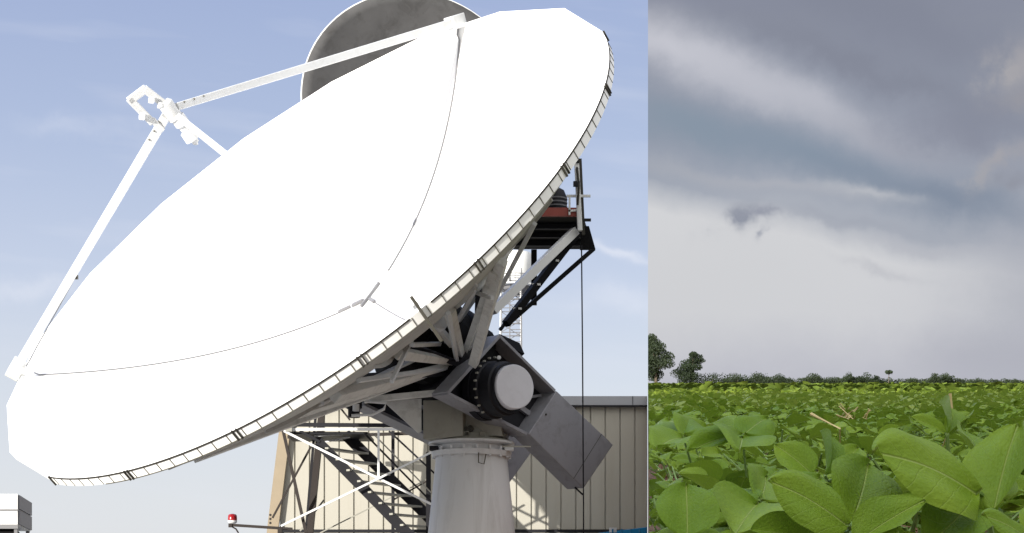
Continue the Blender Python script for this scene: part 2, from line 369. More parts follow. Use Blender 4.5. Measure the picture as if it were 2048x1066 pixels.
# ------------------------------------------------------------------ the big dish
C = Vector((-3.13, 23, 7.22)); nn = Vector((-.4988, -.5588, .6625)).normalized(); e1 = Vector((-.74603, .66591, 0)).normalized(); e2 = e1.cross(nn).normalized()
if e2.z < 0: e2 = -e2
RD = 5.08; PH = 1.595
def rimdir(ph): t = PH + math.radians(ph); return e1 * math.cos(t) + e2 * math.sin(t)
def rad(ph):
    """18 panels with corners at 10 + 20k; the far side edges are straight, the near ones follow the circle"""
    ph = ph % 360; a = ((ph - 10) % 20) - 10
    poly = math.cos(R(10)) / math.cos(R(a))
    w = 1 if (ph > 190 or ph < 52) else 0
    k = 1 - .013 * math.exp(-((ph - 185) / 38) ** 2)          # the lowest panels sit slightly in
    return (poly if w else 1) * k
VX = at(738, 598, 23.75)                  # middle of the bowl
APX = at(337, 222, 21.75)                 # where the feed legs meet
dd = VX - C
def dishp(r, ph, lift=0): return C + rimdir(ph) * (RD * r * (rad(ph) if r > .95 else 1)) + dd * (1 - r * r) + nn * lift
ant = empty('satellite_dish', (-.62, 24.9, 0), 'huge white satellite dish tilted skyward on a grey conical pedestal', 'satellite dish')
def bowl(lift, flip=False, rmin=.0, rmax=1.0):
    b = MB(); na = 108; rr = [rmin + (rmax - rmin) * (k / 20) for k in range(21)]
    rr[0] = max(rmin, .01); vs = []; fs = []
    for i, r in enumerate(rr):
        for k in range(na): vs.append(dishp(r, k * 360 / na + 10 / 3 * 0, lift))
        if i: fs += [((i - 1) * na + k, (i - 1) * na + (k + 1) % na, i * na + (k + 1) % na, i * na + k) for k in range(na)]
    b.add(vs, fs)
    if rmin < .02: b.f.append(tuple(range(na)))
    return b
bw = bowl(0); bw.build('reflector', M['dish'], ant, smooth=True)
BW = .125
bowl(-BW, rmax=.988).build('back_shell', M['shell'], ant, smooth=True)
def ring(r0, l0, r1, l1, p0=0, p1=360, n=216):
    b = MB(); vs = []; fs = []
    for k in range(n + 1):
        ph = p0 + (p1 - p0) * k / n
        for r, l in ((r0, l0), (r1, l1)): vs.append(C + rimdir(ph) * (RD * rad(ph) + r) + nn * l)
        if k: fs.append((2 * k - 2, 2 * k, 2 * k + 1, 2 * k - 1))
    return b.add(vs, fs)
def ringbar(r0, r1, l0, l1, p0, p1, n=216):
    b = MB(); vs = []; fs = []
    for k in range(n + 1):
        ph = p0 + (p1 - p0) * k / n
        for r, l in ((r0, l0), (r1, l0), (r1, l1), (r0, l1)): vs.append(C + rimdir(ph) * (RD * rad(ph) + r) + nn * l)
        if k: fs += [(4 * k - 4 + j, 4 * k - 4 + (j + 1) % 4, 4 * k + (j + 1) % 4, 4 * k + j) for j in range(4)]
    fs += [(0, 1, 2, 3), (4 * n, 4 * n + 1, 4 * n + 2, 4 * n + 3)]
    return b.add(vs, fs)
rb = ringbar(-.02, .004, .012, -BW - .005, 0, 360).build('rim_band', M['band'], ant)
def near(ph): return 55 < ph % 360 < 188
tb = MB()
for a, c in ((55, 118.2), (121.8, 190)):
    q = ringbar(.0045, .013, .012, -.008, a, c, 120); tb.add(q.v, q.f)
tb.build('edge_seal', M['trim'], rb)
q = ringbar(.0045, .012, -BW + .004, -BW - .008, 100, 176, 120); q.build('lower_edge', M['rib'], rb)
b = MB()
for k in range(0, 146):
    ph = 54 + k * 20 / 8
    if ph > 189.5: break
    if abs(((ph - 10) % 20)) < .5: continue
    d = rimdir(ph); p = C + d * (RD * rad(ph) + .0045)
    b.bar(p + nn * .0, p - nn * BW, .010, .012, up=d)
b.each('rim_rib', M['rib'], rb)
for k in range(9):
    ph = 50 + 20 * k; 
    if ph > 191: break
    b = MB()
    for s_ in (-.33, .33) if 60 < ph < 180 else (0,):
        d = rimdir(ph + s_); p = C + d * (RD * rad(ph + s_) + .012); b.bar(p + nn * .02, p - nn * (BW + .01), .016, .03, up=d)
    b.build('panel_joint', M['trim'], rb)
# small clamp at the near leg of the tripod
d = rimdir(120); p = C + d * (RD + .03)
b = MB(); b.bar(p + nn * .22, p - nn * .45, .035, .03, up=d); b.build('leg_anchor', M['rib'], ant)
# seams along the bowl, from the three leg feet to the middle
def seam(ph, r0, r1, w=.016):
    b = MB(); n = 40; vs = []; fs = []
    tgt = rimdir(ph); side = nn.cross(tgt).normalized()
    for i in range(n + 1):
        r = r0 + (r1 - r0) * i / n; p = dishp(r, ph, .008)
        vs += [p - side * w / 2, p + side * w / 2, p + side * w / 2 + nn * .012, p - side * w / 2 + nn * .012]
        if i: fs += [(4 * i - 4 + j, 4 * i - 4 + (j + 1) % 4, 4 * i + (j + 1) % 4, 4 * i + j) for j in range(4)]
    return b.add(vs, fs)
seam(0, .12, .99, .030).build('cable', M['cable'], ant)
seam(240, .10, .97, .024).build('cable', M['cable'], ant)
seam(120, .06, .75, .02).build('cable', M['cable'], ant)
b = MB()
for ph, r, w in ((0, .055, .04), (0, .02, .03), (240, .035, .06), (240, .08, .04), (120, .035, .05), (180, .02, .035)):
    d = (dishp(r + .03, ph) - dishp(r - .03, ph)).normalized(); p = dishp(r, ph, .03); b.bar(p - d * .1, p + d * .1, w, .035, up=nn)
b.each('cable_clamp', M['cable'], ant)
# feed legs and the head where they meet
vd = (APX - Vector((0, 0, EYE))).normalized(); mpl = (vd - nn * vd.dot(nn)).normalized()
def hp(u, v): return on(u, v, APX, mpl)
def leg(ph, w, wa, over=.0, lift=.0, end=APX, foot=None):
    p = foot or (C + rimdir(ph) * (RD * rad(ph) + over) + nn * lift)
    b = MB(); b.bar(p, end, w, w, up=nn, w2=wa, h2=wa); l = b.build('feed_leg', M['strut'], ant, bevel=.01); return l, p
fA = at(918, 42, (C + rimdir(0) * RD).y - .1); fB = at(28, 745, (C + rimdir(240) * RD).y - .15)
lA, pA = leg(0, .128, .10, foot=fA, end=hp(352, 214)); lB, pB = leg(240, .125, .12, foot=fB, end=hp(332, 232))
lC, pC = leg(120, .085, .075, over=-.05, lift=.05, end=hp(350, 228))
for l, p, ph in ((lA, pA, 0), (lB, pB, 240)):
    q = (C + rimdir(ph) * RD * rad(ph)); b = MB(); d = (APX - p).normalized()
    b.bar(p - d * .06, p + d * .22, .20, .20, up=nn)
    b.bar(p + d * .10, q + nn * .01, .10, .10); b.bar(p - d * .02, q - nn * .05, .07, .07)
    b.build('foot_bracket', M['brace'] if ph else M['strut'], l, bevel=.01)
b = MB()      # little stays along the left leg
b.tube([fB + (APX - fB) * .04 + Vector((.10, 0, -.05)), fB + (APX - fB) * .47 + Vector((.05, 0, -.02))], .008, 6); b.build('signal_cable', M['cable'], lB)
b = MB(); b.box(fB + (APX - fB) * .405 + Vector((.06, 0, -.04)), .05, .05, .06); b.build('cable_clip', M['trim'], lB)
hd = MB()
P = lambda *a: [hp(*q_) for q_ in a]
for a, c, w in (((352, 226), (288, 177), .105), ((293, 176), (257, 203), .10), ((258, 197), (306, 246), .10), ((303, 238), (326, 262), .085)):
    hd.bar(hp(*a), hp(*c), w, w * .8, up=mpl)
fh = hd.build('feed_head', M['strut'], ant, bevel=.012)
b = MB(); b.lathe(hp(340, 220), nn, [(-.14, .08), (-.13, .105), (.10, .105), (.14, .07)], 16); b.build('hub_joint', M['strut'], fh, smooth=True)
b = MB(); b.lathe(hp(354, 233), -nn, [(0, .10), (.12, .10), (.14, .075), (.22, .075), (.23, .11), (.36, .115), (.37, .05), (.42, .05)], 20)
b.build('feed_horn', M['strut'], fh, smooth=True)
b = MB(); b.tube([hp(385, 262), hp(389, 272), hp(392, 289)], .032, 8); b.build('waveguide', M['strut'], fh, smooth=True)
b = MB(); 
for q_ in ((305, 203, .07), (322, 214, .06), (286, 236, .07)): b.box(hp(q_[0], q_[1]) + Vector((0, -.06, 0)), q_[2], .1, q_[2], .4)
b.each('receiver_box', M['white'], fh, bevel=.01)
b = MB()
for t_ in (.03, .06, .09): 
    for e_, c_ in ((fA, hp(352, 214)), (fB, hp(332, 232))):
        p = c_ + (e_ - c_) * t_; b.lathe(p + Vector((0, -.09, .0)), (0, -1, 0), [(0, .014), (.012, .012)], 6)
b.each('bolt', M['rib'], fh)

# back structure: radial braces to a hub ring
HUB = at(893, 702, 24.55)
hubn = (HUB - VX).normalized()
def shellp(r, ph): return dishp(r, ph, -BW - .03)
b = MB(); b.lathe(VX + hubn * .2, hubn, [(.35, .45), (.55, .85), (.75, .75), ((HUB - VX).length - .2, .62), ((HUB - VX).length + .25, .62)], 18); b.build('hub_drum', M['black'], ant)
b = MB(); b.lathe(HUB - hubn * .06, hubn, [(0, .64), (0, .70), (.14, .70), (.14, .64)], 24); b.build('hub_ring', M['dark'], ant)
MB().bar(shellp(.88, 104), at(947, 728, 23.6), .13, .10, up=(0, -1, 0)).build('brace', M['brace'], ant, bevel=.008)
for k, ph in enumerate((82, 94, 106, 116, 124, 134, 146)):       # thin web struts between the shell and the hub
    a = shellp(.86 if k % 2 else .70, ph); d = rimdir(ph + (8 if k % 2 else -8)); q = HUB + d * .60 - hubn * (.05 if k % 2 else .45)
    MB().bar(a, q, .05, .05, up=d).build('web_strut', M['strut'], ant)
for k, ph in enumerate((100, 122)):
    MB().bar(shellp(.5, ph), shellp(.84, ph + 8) - nn * .25, .045, .045).build('web_strut', M['strut'], ant)
for ph, r in ((88, .62), (104, .82), (112, .62), (128, .60), (140, .80), (154, .66), (170, .82)):
    p = shellp(r, ph); d = rimdir(ph); q = HUB + d * .55 - hubn * .05
    MB().bar(p, q, .15, .11, up=d, w2=.09, h2=.08).build('brace', M['brace'], ant, bevel=.008)
for ph in (84, 126, 150):
    p = shellp(.45, ph); d = rimdir(ph); q = HUB + d * .5 + hubn * .1
    MB().bar(p, q, .08, .08, up=d).build('brace', M['dark'], ant)
for ph0, ph1, r in ((72, 104, .62), (140, 170, .6)):
    b = MB(); b.tube([shellp(r, ph0 + (ph1 - ph0) * k / 6) - nn * .05 for k in range(7)], .04, 8); b.build('stiffener', M['brace'], ant)
for k in range(6):      # ribs under the shell
    ph = 70 + 20 * k
    b = MB(); vs = []; 
    for i in range(9):
        r = .35 + .55 * i / 8; p = dishp(r, ph, -BW - .002); h = .03 + .07 * (1 - abs(i - 1) / 8)
        vs += [p, p - nn * h]
    b.add(vs, [(2 * i, 2 * i + 2, 2 * i + 3, 2 * i + 1) for i in range(8)]); o = b.build('shell_rib', M['shell'], ant)
    so_ = o.modifiers.new('s', 'SOLIDIFY'); so_.thickness = .02
# light catching motor near the middle, white
b = MB(); p = at(872, 652, 22.6); b.lathe(p, (.3, -.9, .2), [(0, .10), (.12, .13), (.2, .12), (.24, .05)], 16); b.build('feed_motor', M['white'], ant, smooth=True)
b = MB(); b.bar(at(850, 625, 22.3), at(905, 690, 23.4), .09, .09); b.build('motor_arm', M['brace'], ant, bevel=.01)

# elevation drum, counterweight arms
A_ = -e1; DR = at(1015, 780, 24.15); PL = DR - A_ * .12; DR = on(996, 779, DR, A_)
def ap(u, v, off=0): return on(u, v, PL, A_) + A_ * off
def arm(shift, main=True):
    c = empty('x', (0, 0, 0), None, None); bpy.data.objects.remove(c)
    T = lambda q: q + A_ * shift
    TL, TR, BR, BL = [T(ap(*q)) for q in ((1000, 672), (1224, 890), (1165, 977), (896, 786))]
    TM, BM = T(ap(1111, 782)), T(ap(1055, 868)); D = .32
    b = MB(); b.prism([TL, TM, BM, BL], A_ * .03); 
    b = MB(); b.prism([p - A_ * D for p in (TL, TM, BM, BL)], A_ * .03); fr = b.build('arm_plate', M['dark'], ant)
    along = (TR - TL).normalized(); perp = A_.cross(along).normalized()
    b = MB()
    for a, q in ((TL, TM), (BL, BM), (TL, BL)):
        a2 = a - A_ * D / 2; q2 = q - A_ * D / 2; b.bar(a2, q2, .05, D, up=A_)
    b.build('arm_flange', M['weight'], fr, bevel=.006)
    b = MB(); b.bar(TL + along * .0 + (BL - TL) * .5 - A_ * (D - .06), TM + (BM - TM) * .5 - A_ * (D - .06), .08, .06, up=A_)
    b.bar(TM + (BL - TL) * .05 - A_ * .28, TM + (BM - TM) * .45 - along * .35 - A_ * .28, .04, .1, up=A_); b.build('arm_stiffener', M['weight'], fr)
    b = MB(); b.prism([p - A_ * (D - .004) for p in (TM, TR, BR, BM)], A_ * (D + .02)); w = b.build('counterweight', M['weight'], ant, bevel=.012)
    if main:
        SA, SB = [on(*q, PL + A_ * .02, A_) for q in ((1203, 868), (1147, 957))]
        b = MB(); b.bar(SA, SB, .008, .012, up=A_); b.build('weight_seam', M['trim'], w)
        b = MB(); b.lathe(on(1091, 829, PL + A_ * .02, A_), A_, [(0, .018), (.02, .014)], 8); b.each('bolt', M['trim'], w)
        b = MB()
        for q in ((1203, 870), (1150, 975)):
            p = on(*q, PL - A_ * .1, A_); b.bar(p, p + along * .22, .02, .02)
        b.each('lifting_pin', M['dark'], w)
arm(0); arm(-1.75, False)
b = MB(); b.lathe(DR, A_, [(-.32, .44), (-.20, .44), (-.20, .425), (-.06, .425), (-.04, .40), (.16, .40), (.18, .37), (.24, .37)], 40); dr = b.build('elevation_drum', M['dark'], ant, smooth=True)
DA = Vector((.52, -.85, .0)).normalized()
b = MB(); b.lathe(DR + A_ * .23 + DA * .10, DA, [(-.14, .325), (.045, .325), (.055, .315)], 48); b.build('end_cap', M['cap'], dr, smooth=True)
b = MB()
for k in range(10):
    t = R(95 + k * 15); z_ = Vector((0, 0, 1)); p = DR + (e1 * math.cos(t) * -1 + z_ * math.sin(t)) * .0
    x_ = nn.cross(A_).normalized(); q = DR - A_ * .045 + (Vector((0, 0, 1)) * math.sin(t) + A_.cross(Vector((0, 0, 1))) * -math.cos(t)) * .475
    b.lathe(q, A_, [(0, .016), (.04, .016)], 6)
b.each('flange_bolt', M['gear'], dr)
b = MB(); b.lathe(at(998, 716, 23.9), (0, -1, 0), [(0, .03), (.05, .03)], 10); b.build('inspection_lamp', M['white'], dr)

# yoke, gearbox, pedestal
PX, PY = (943 - 1024) / F * 24.9, 24.9
def pz(v): return at(0, v, PY).z
PC = Vector((PX, PY, 0))
b = MB(); b.prism([at(846, 800, 24.3), at(926, 800, 24.3), at(926, 872, 24.3), at(846, 878, 24.3)], (.25, 1.0, 0)); gb = b.build('gearbox', M['gear'], ant, bevel=.012)
b = MB(); b.prism([at(929, 800, 24.45), at(1000, 830, 24.45), at(1005, 872, 24.45), at(929, 872, 24.45)], (.1, .9, 0)); b.build('turntable_housing', M['gear'], ant, bevel=.01)
b = MB(); b.lathe(at(941, 858, 24.4), (0, -1, 0), [(0, .05), (.06, .05), (.07, .03)], 12); b.box(at(934, 862, 24.38), .05, .1, .12); b.build('drain_valve', M['trim'], gb)
b = MB(); b.bar(at(728, 800, 24.1), at(893, 784, 24.1), .10, .09); b.build('yoke_beam', M['brace'], ant, bevel=.006)
b = MB(); b.prism([at(765, 801, 24.35), at(843, 797, 24.35), at(843, 862, 24.35), at(836, 866, 24.35)], (0, .06, 0)); b.build('yoke_gusset', M['brace'], ant, bevel=.005)
b = MB(); b.prism([at(700, 785, 24.7), at(880, 705, 24.5), at(1000, 668, 24.6), at(1010, 690, 24.6), at(900, 790, 24.5), at(735, 798, 24.6)], (.3, .5, -.05)); b.build('yoke_frame', M['black'], ant)
b = MB(); b.lathe(PC + Vector((0, 0, pz(886))), (0, 0, 1), [(0, .60), (.03, .60), (.03, .52), (.10, .52), (.10, .50), (.3, .42)], 40); b.build('turntable', M['gear'], ant, smooth=True)
b = MB()
for k in range(14):
    t = k * 2 * math.pi / 14 + .1; d = Vector((math.cos(t), math.sin(t), 0)); p = PC + d * .50 + Vector((0, 0, pz(884)))
    b.bar(p, p + d * .07 + Vector((0, 0, .10)), .02, .09, up=d.cross(Vector((0, 0, 1))))
b.each('turntable_gusset', M['gear'], ant)
b = MB(); b.lathe(PC, (0, 0, 1), [(0, .985), (pz(1066), .667), (pz(915), .545), (pz(915), .60), (pz(905), .62), (pz(905), .52), (pz(893), .52), (pz(890), .66), (pz(886), .66)], 64)
pd = b.build('pedestal', M['ped'], ant, smooth=True)
b = MB(); b.lathe(PC, (0, 0, 1), [(0, 1.35), (.06, 1.35), (.06, 1.0)], 48); b.build('base_plate', M['ped'], pd)
b = MB()
for k in range(18):
    t = k * 2 * math.pi / 18; p = PC + Vector((math.cos(t) * .585, math.sin(t) * .585, pz(918))); b.lathe(p, (0, 0, 1), [(0, .02), (.16, .02)], 8)
b.each('flange_bolt', M['ped'], pd)
for k, u in enumerate((868, 935, 1018)):
    p = at(u, 897, PY - .5 if k == 1 else PY - .25); b = MB(); b.box(p, .14, .14, .07); b.build('clamp', M['ped'] if k else M['dark'], pd, bevel=.01)
b = MB(); b.tube([at(957, 905, PY - .62), at(957, 925, PY - .62), at(968, 928, PY - .62), at(972, 908, PY - .62)], .010, 6); b.build('loop_handle', M['rib'], pd)
b = MB(); b.bar(at(1004, 893, PY - .5), at(1062, 893, PY - .4), .02, .02); b.build('ring_arm', M['gear'], pd)
# actuator under the bowl
b = MB(); b.lathe(at(708, 835, 24.2), (0, 0, 1), [(0, .09), (.12, .09), (.14, .12), (.28, .12), (.30, .05), (.38, .05)], 14); ac = b.build('actuator', M['dark'], ant)
b = MB(); b.tube([at(703, 831, 24), at(745, 829, 24), at(768, 818, 24), at(772, 806, 24), at(738, 803, 24)], .022, 8); b.build('hose_loop', M['white'], ac)
b = MB(); b.lathe(at(712, 822, 24.0), (0, 0, 1), [(0, .05), (.1, .05)], 12); b.build('grease_cup', M['white'], ac)

# ------------------------------------------------------------------ service platform hung behind the dish
dz = at(0, 430, 25.2).z
plat = empty('service_platform', tuple(at(1110, 460, 26)), 'dark platform with a red edge and rails behind the right rim of the big dish', 'platform')
NL, NR_, FR_, FL = at(1056, 430, 25.2), at(1163, 430, 25.2), at(1186, 496, 27.5), at(1018, 496, 27.5)
for p in (NL, NR_, FR_, FL): p.z = dz
NL, NR_, FR_, FL = [Vector((p.x, p.y, dz)) for p in (NL, NR_, FR_, FL)]
b = MB(); b.prism([NL, NR_, FR_, FL], (0, 0, .06)); dk = b.build('deck', M['black'], plat)
b = MB(); b.bar(NL + Vector((0, -.05, .03)), NR_ + Vector((-.05, -.05, .03)), .06, .13); b.build('edge_beam', M['red'], plat)
b = MB()
for t in (.25, .5, .75): b.bar(NL + (FL - NL) * t - Vector((0, 0, .04)), NR_ + (FR_ - NR_) * t - Vector((0, 0, .04)), .06, .08)
b.each('joist', M['dark'], dk)
b = MB()
b.prism([at(1163, 452, 25.3), at(1178, 452, 25.3), at(1191, 498, 25.3), at(1160, 498, 25.3)], (0, .08, 0)); b.build('side_bracket', M['black'], plat)
b = MB(); b.bar(at(1153, 322, 25.1), at(1160, 462, 25.1), .075, .075); po = b.build('post', M['white'], plat, bevel=.01)
b = MB(); b.bar(at(1160, 318, 25.2), at(1167, 470, 25.2), .05, .05); b.tube([at(1154, 335, 25.05), at(1158, 372, 25.0), at(1155, 410, 25.03)], .02, 6)
b.build('post_cable', M['trim'], po)
b = MB(); b.box(at(1154, 320, 25.1), .06, .1, .12); b.box(at(1153, 368, 25.03), .1, .08, .07); b.each('post_fitting', M['dark'], po)
b = MB(); b.bar(at(1133, 392, 25.1), at(1181, 392, 25.1), .035, .035); b.bar(at(1137, 422, 25.1), at(1160, 420, 25.1), .03, .03); b.bar(at(1139, 392, 25.1), at(1139, 430, 25.1), .03, .03)
b.build('railing', M['white'], plat)
b = MB(); b.bar(at(1167, 440, 25.1), at(1182, 440, 25.1), .04, .04); b.build('peg', M['dark'], plat)
for a, c, w, m in (((1160, 458, 25.6), (1012, 648, 24.6), .11, 'black'), ((1187, 498, 25.8), (1014, 650, 24.9), .06, 'black'), ((1150, 462, 25.3), (985, 622, 24.5), .13, 'white'), ((1068, 500, 25.6), (1068, 610, 25.6), .09, 'black'), ((1150, 462, 25.5), (1000, 660, 24.9), .05, 'dark')):
    MB().bar(at(*a), at(*c), w, w).build('brace', M[m], plat, bevel=.004)
b = MB()
for t in (.35, .6, .85):
    p = at(1160, 458, 25.6).lerp(at(1012, 648, 24.6), t); b.box(p, .13, .12, .03, 0)
b.each('brace_collar', M['white'], plat)
b = MB(); b.tube([at(1163, 490, 25.3), at(1165, 700, 25.3), at(1167, 1003, 25.3), at(1167, 1003, 25.3) * 1 + Vector((0, 0, -3.45))], .012, 6)
tag(b.build('hanging_cable', M['dark']), 'thin dark cable hanging straight down from the outer corner of the platform', 'cable')
gen = empty('motor_housing', tuple(at(1115, 422, 25.7)), 'dark ribbed cylindrical housing standing on the red edged platform', 'motor housing')
gz = dz + .06; gp = Vector((at(1112, 0, 25.7).x, 25.7, gz))
b = MB(); b.lathe(gp, (0, 0, 1), [(0, .19), (.05, .19), (.07, .175), (.34, .175), (.45, .13), (.50, .05)], 20); b.build('housing', M['dark'], gen, smooth=True)
b = MB()
for k in range(4): b.lathe(gp + Vector((0, 0, .12 + .06 * k)), (0, 0, 1), [(0, .182), (.02, .182)], 20)
b.each('cooling_fin', M['cable'], gen)

# ------------------------------------------------------------------ lattice tower on the roof, with tank and round grey dish
YT = 40.0
tw = empty('lattice_tower', (at(1022, 0, YT).x, YT, zt), 'slim white lattice tower with ladder rungs, rising from the roof behind the big dish', 'tower')
zt_top = 13.4; txc = at(1022, 0, YT).x
def tc_(z): h = .27 - .008 * (z - zt); return h
corner = [(-1, -1), (1, -1), (1, 1), (-1, 1)]
for i, j in corner:
    b = MB(); b.bar((txc + i * tc_(zt), YT + j * tc_(zt), zt), (txc + i * tc_(zt_top), YT + j * tc_(zt_top), zt_top), .035); b.build('tower_leg', M['white'], tw)
b = MB(); z = zt; k = 0
while z < zt_top - .3:
    h = tc_(z)
    for a in range(4):
        i, j = corner[a]; i2, j2 = corner[(a + 1) % 4]
        b.bar((txc + i * h, YT + j * h, z + .05), (txc + i2 * h, YT + j2 * h, z + .05), .018)
        b.bar((txc + i * h, YT + j * h, z + .05), (txc + i2 * h, YT + j2 * h, z + .35), .015)
    z += .30
b.build('lattice', M['cable'], tw)
b = MB()
for k in range(26): b.tube([(txc - .03, YT - .36, zt + .1 + k * .15), (txc + .25, YT - .36, zt + .1 + k * .15)], .010, 5)
for xx in (-.03, .25): b.tube([(txc + xx, YT - .36, zt), (txc + xx, YT - .36, zt + 4)], .014, 5)
b.build('ladder', M['cable'], tw)
b = MB(); zp = at(0, 575, YT).z
b.lathe((txc + .1, YT, zp), (0, 0, 1), [(0, .56), (.03, .56)], 16); ga = b.build('gallery', M['white'], tw)
b = MB()
for hgt in (.12, .24):
    b.tube([(txc + .1 + .55 * math.cos(t), YT + .55 * math.sin(t), zp + hgt) for t in [R(q * 15) for q in range(25)]], .012, 5)
for k in range(12):
    t = R(k * 30); b.bar((txc + .1 + .55 * math.cos(t), YT + .55 * math.sin(t), zp), (txc + .1 + .55 * math.cos(t), YT + .55 * math.sin(t), zp + .25), .014)
b.build('rail', M['cable'], ga)
tk = MB(); tk.lathe((txc + .12, YT - .0, zp + .032), (0, 0, 1), [(0, .34), (.06, .37), (.72, .42), (.80, .38), (.84, .1)], 28)
tag(tk.build('water_tank', M['white'], smooth=True, loc=(txc + .12, YT, zp + .032)), 'small white drum shaped tank on the round gallery of the lattice tower', 'tank')
b = MB(); b.lathe((txc + .12, YT, zp - .001), (0, 0, -1), [(0, .40), (.08, .36), (.2, .12)], 20); b.build('gallery_underside', M['cable'], ga)
# second dish
dc = at(832, 206, YT - .3); dn = Vector((.25, -.93, -.12)).normalized(); rx = 2.80; ry = 2.59
sd = empty('grey_dish', tuple(dc), 'round stained grey dish with a white rim, showing above the big white dish', 'satellite dish')
ux = dn.cross(Vector((0, 0, 1))).normalized(); uz = ux.cross(dn)
def sp_(r, t, o=0): return dc + (ux * math.cos(t) * rx + uz * math.sin(t) * ry) * r + dn * (-.35 * (1 - r * r) + o)
b = MB(); n = 64; vs = []; fs = []
for i in range(13):
    for k in range(n): vs.append(sp_(max(i / 12, .01), k * 2 * math.pi / n))
    if i: fs += [((i - 1) * n + k, (i - 1) * n + (k + 1) % n, i * n + (k + 1) % n, i * n + k) for k in range(n)]
b.add(vs, fs); o = b.build('reflector', M['mesh'], sd, smooth=True); so_ = o.modifiers.new('s', 'SOLIDIFY'); so_.thickness = .03
b = MB(); b.tube([sp_(1.0, k * 2 * math.pi / 96) for k in range(97)], .022, 8); b.build('rim', M['white'], sd)
b = MB()
for t, a, c in ((R(40), .1, .98), (R(132), .45, .96), (R(222), .1, .98), (R(312), .1, .98)):
    b.tube([sp_(a + (c - a) * k / 10, t, .012) for k in range(11)], .012, 5)
b.each('panel_seam', M['shell'], sd)
b = MB(); b.bar(dc - dn * .5, Vector((txc, YT, dc.z - .4)), .15, .15); b.lathe(dc - dn * .75, dn, [(0, .3), (.15, .4)], 16); b.build('mount_arm', M['gear'], sd)

# ------------------------------------------------------------------ stair tower in front of the building
YS = 30.4
stt = empty('stair_tower', tuple(at(700, 1000, YS)), 'open steel stair with dark stringers and white bracing, in front of the cream wall', 'stairway')
def seg(name, a, c, w, m, h=None, y0=YS, y1=None, up=(0, 0, 1), ext=False):
    p, q = at(*a, y0), at(*c, y1 or y0)
    if ext: d = q - p; q = p + d * (p.z / (p.z - q.z))
    return MB().bar(p, q, w, h or w, up=up).build(name, M[m], stt)
seg('top_beam', (562, 849), (818, 851), .05, 'dark', .07)
seg('top_rail', (566, 859), (858, 858), .045, 'white', .05, y0=YS - .06)
seg('back_beam', (575, 874), (850, 866), .04, 'brown', .06, y0=YS + 1.2)
seg('post', (649, 770), (620, 1066), .15, 'brown', .12, y0=YS + .9, ext=True)
seg('post', (634, 800), (612, 1066), .035, 'dark', .05, y0=YS + .95, ext=True)
seg('post', (786, 862), (786, 1066), .06, 'dark', y0=YS + 1.1, ext=True)
seg('post', (857, 905), (857, 1066), .09, 'dark', y0=YS + .5, ext=True)
seg('post', (566, 860), (612, 1066), .055, 'brown', y0=YS, ext=True)
seg('brace', (622, 893), (545, 1036), .035, 'brown', y0=YS + .3)
seg('brace', (568, 862), (757, 957), .042, 'white', y0=YS - .10)
seg('brace', (757, 957), (862, 1008), .042, 'white', y0=YS - .10)
seg('brace', (757, 955), (757, 860), .04, 'white', y0=YS - .12)
seg('brace', (757, 957), (562, 1052), .036, 'white', y0=YS - .16)
seg('brace', (757, 957), (866, 903), .036, 'white', y0=YS - .16)
seg('brace', (862, 955), (640, 1066), .022, 'gear', y0=YS + 1.5)
seg('brace', (786, 1000), (858, 960), .03, 'brown', y0=YS + 1.1)
seg('brace', (648, 1000), (600, 1062), .03, 'gear', y0=YS + 1.0)
s1 = ((636, 884), (818, 1070)); s2 = ((690, 868), (868, 1045)); y2 = YS + .95
seg('stringer', *s1, .06, 'dark', .20, y0=YS + .02, ext=True); seg('stringer', *s2, .06, 'dark', .22, y0=y2, ext=True)
a1, c1 = at(*s1[0], YS), at(*s1[1], YS); a2, c2 = at(*s2[0], y2), at(*s2[1], y2)
k = 0; z = a1.z - .12
while z > .15:
    t1 = (z - a1.z) / (c1.z - a1.z); t2 = (z - a2.z) / (c2.z - a2.z)
    p = a1 + (c1 - a1) * t1; q = a2 + (c2 - a2) * t2
    MB().bar(p, q, .20, .035).build('tread', M['gear'], stt); z -= .205
seg('handrail', (728, 866), (862, 1003), .035, 'dark', y0=YS + .06, ext=True); seg('handrail', (778, 862), (866, 944), .035, 'dark', y0=y2, ext=True)
seg('handrail', (745, 866), (862, 985), .025, 'gear', y0=YS + .1, ext=True)
for u, v in ((655, 820), (740, 838)): pass
b = MB(); P4 = [at(575, 868, YS + .05), at(735, 868, YS + .05), at(748, 868, YS + 1.3), at(585, 868, YS + 1.3)]; z = P4[0].z
b.prism([(p.x, p.y, z) for p in P4], (0, 0, .04)); b.build('landing', M['dark'], stt)
b = MB(); b.box(at(578, 856, YS - .1), .12, .1, .14); b.box(at(568, 850, YS - .1), .1, .14, .05); b.build('corner_bracket', M['gear'], stt)
seg('truss_bar', (600, 862), (640, 884), .05, 'dark'); seg('truss_bar', (628, 872), (690, 868), .03, 'white', y0=YS + .2); seg('truss_bar', (640, 886), (700, 874), .03, 'white', y0=YS + .5)
seg('knee_brace', (668, 800), (700, 840), .035, 'brown', y0=YS + 1.2)
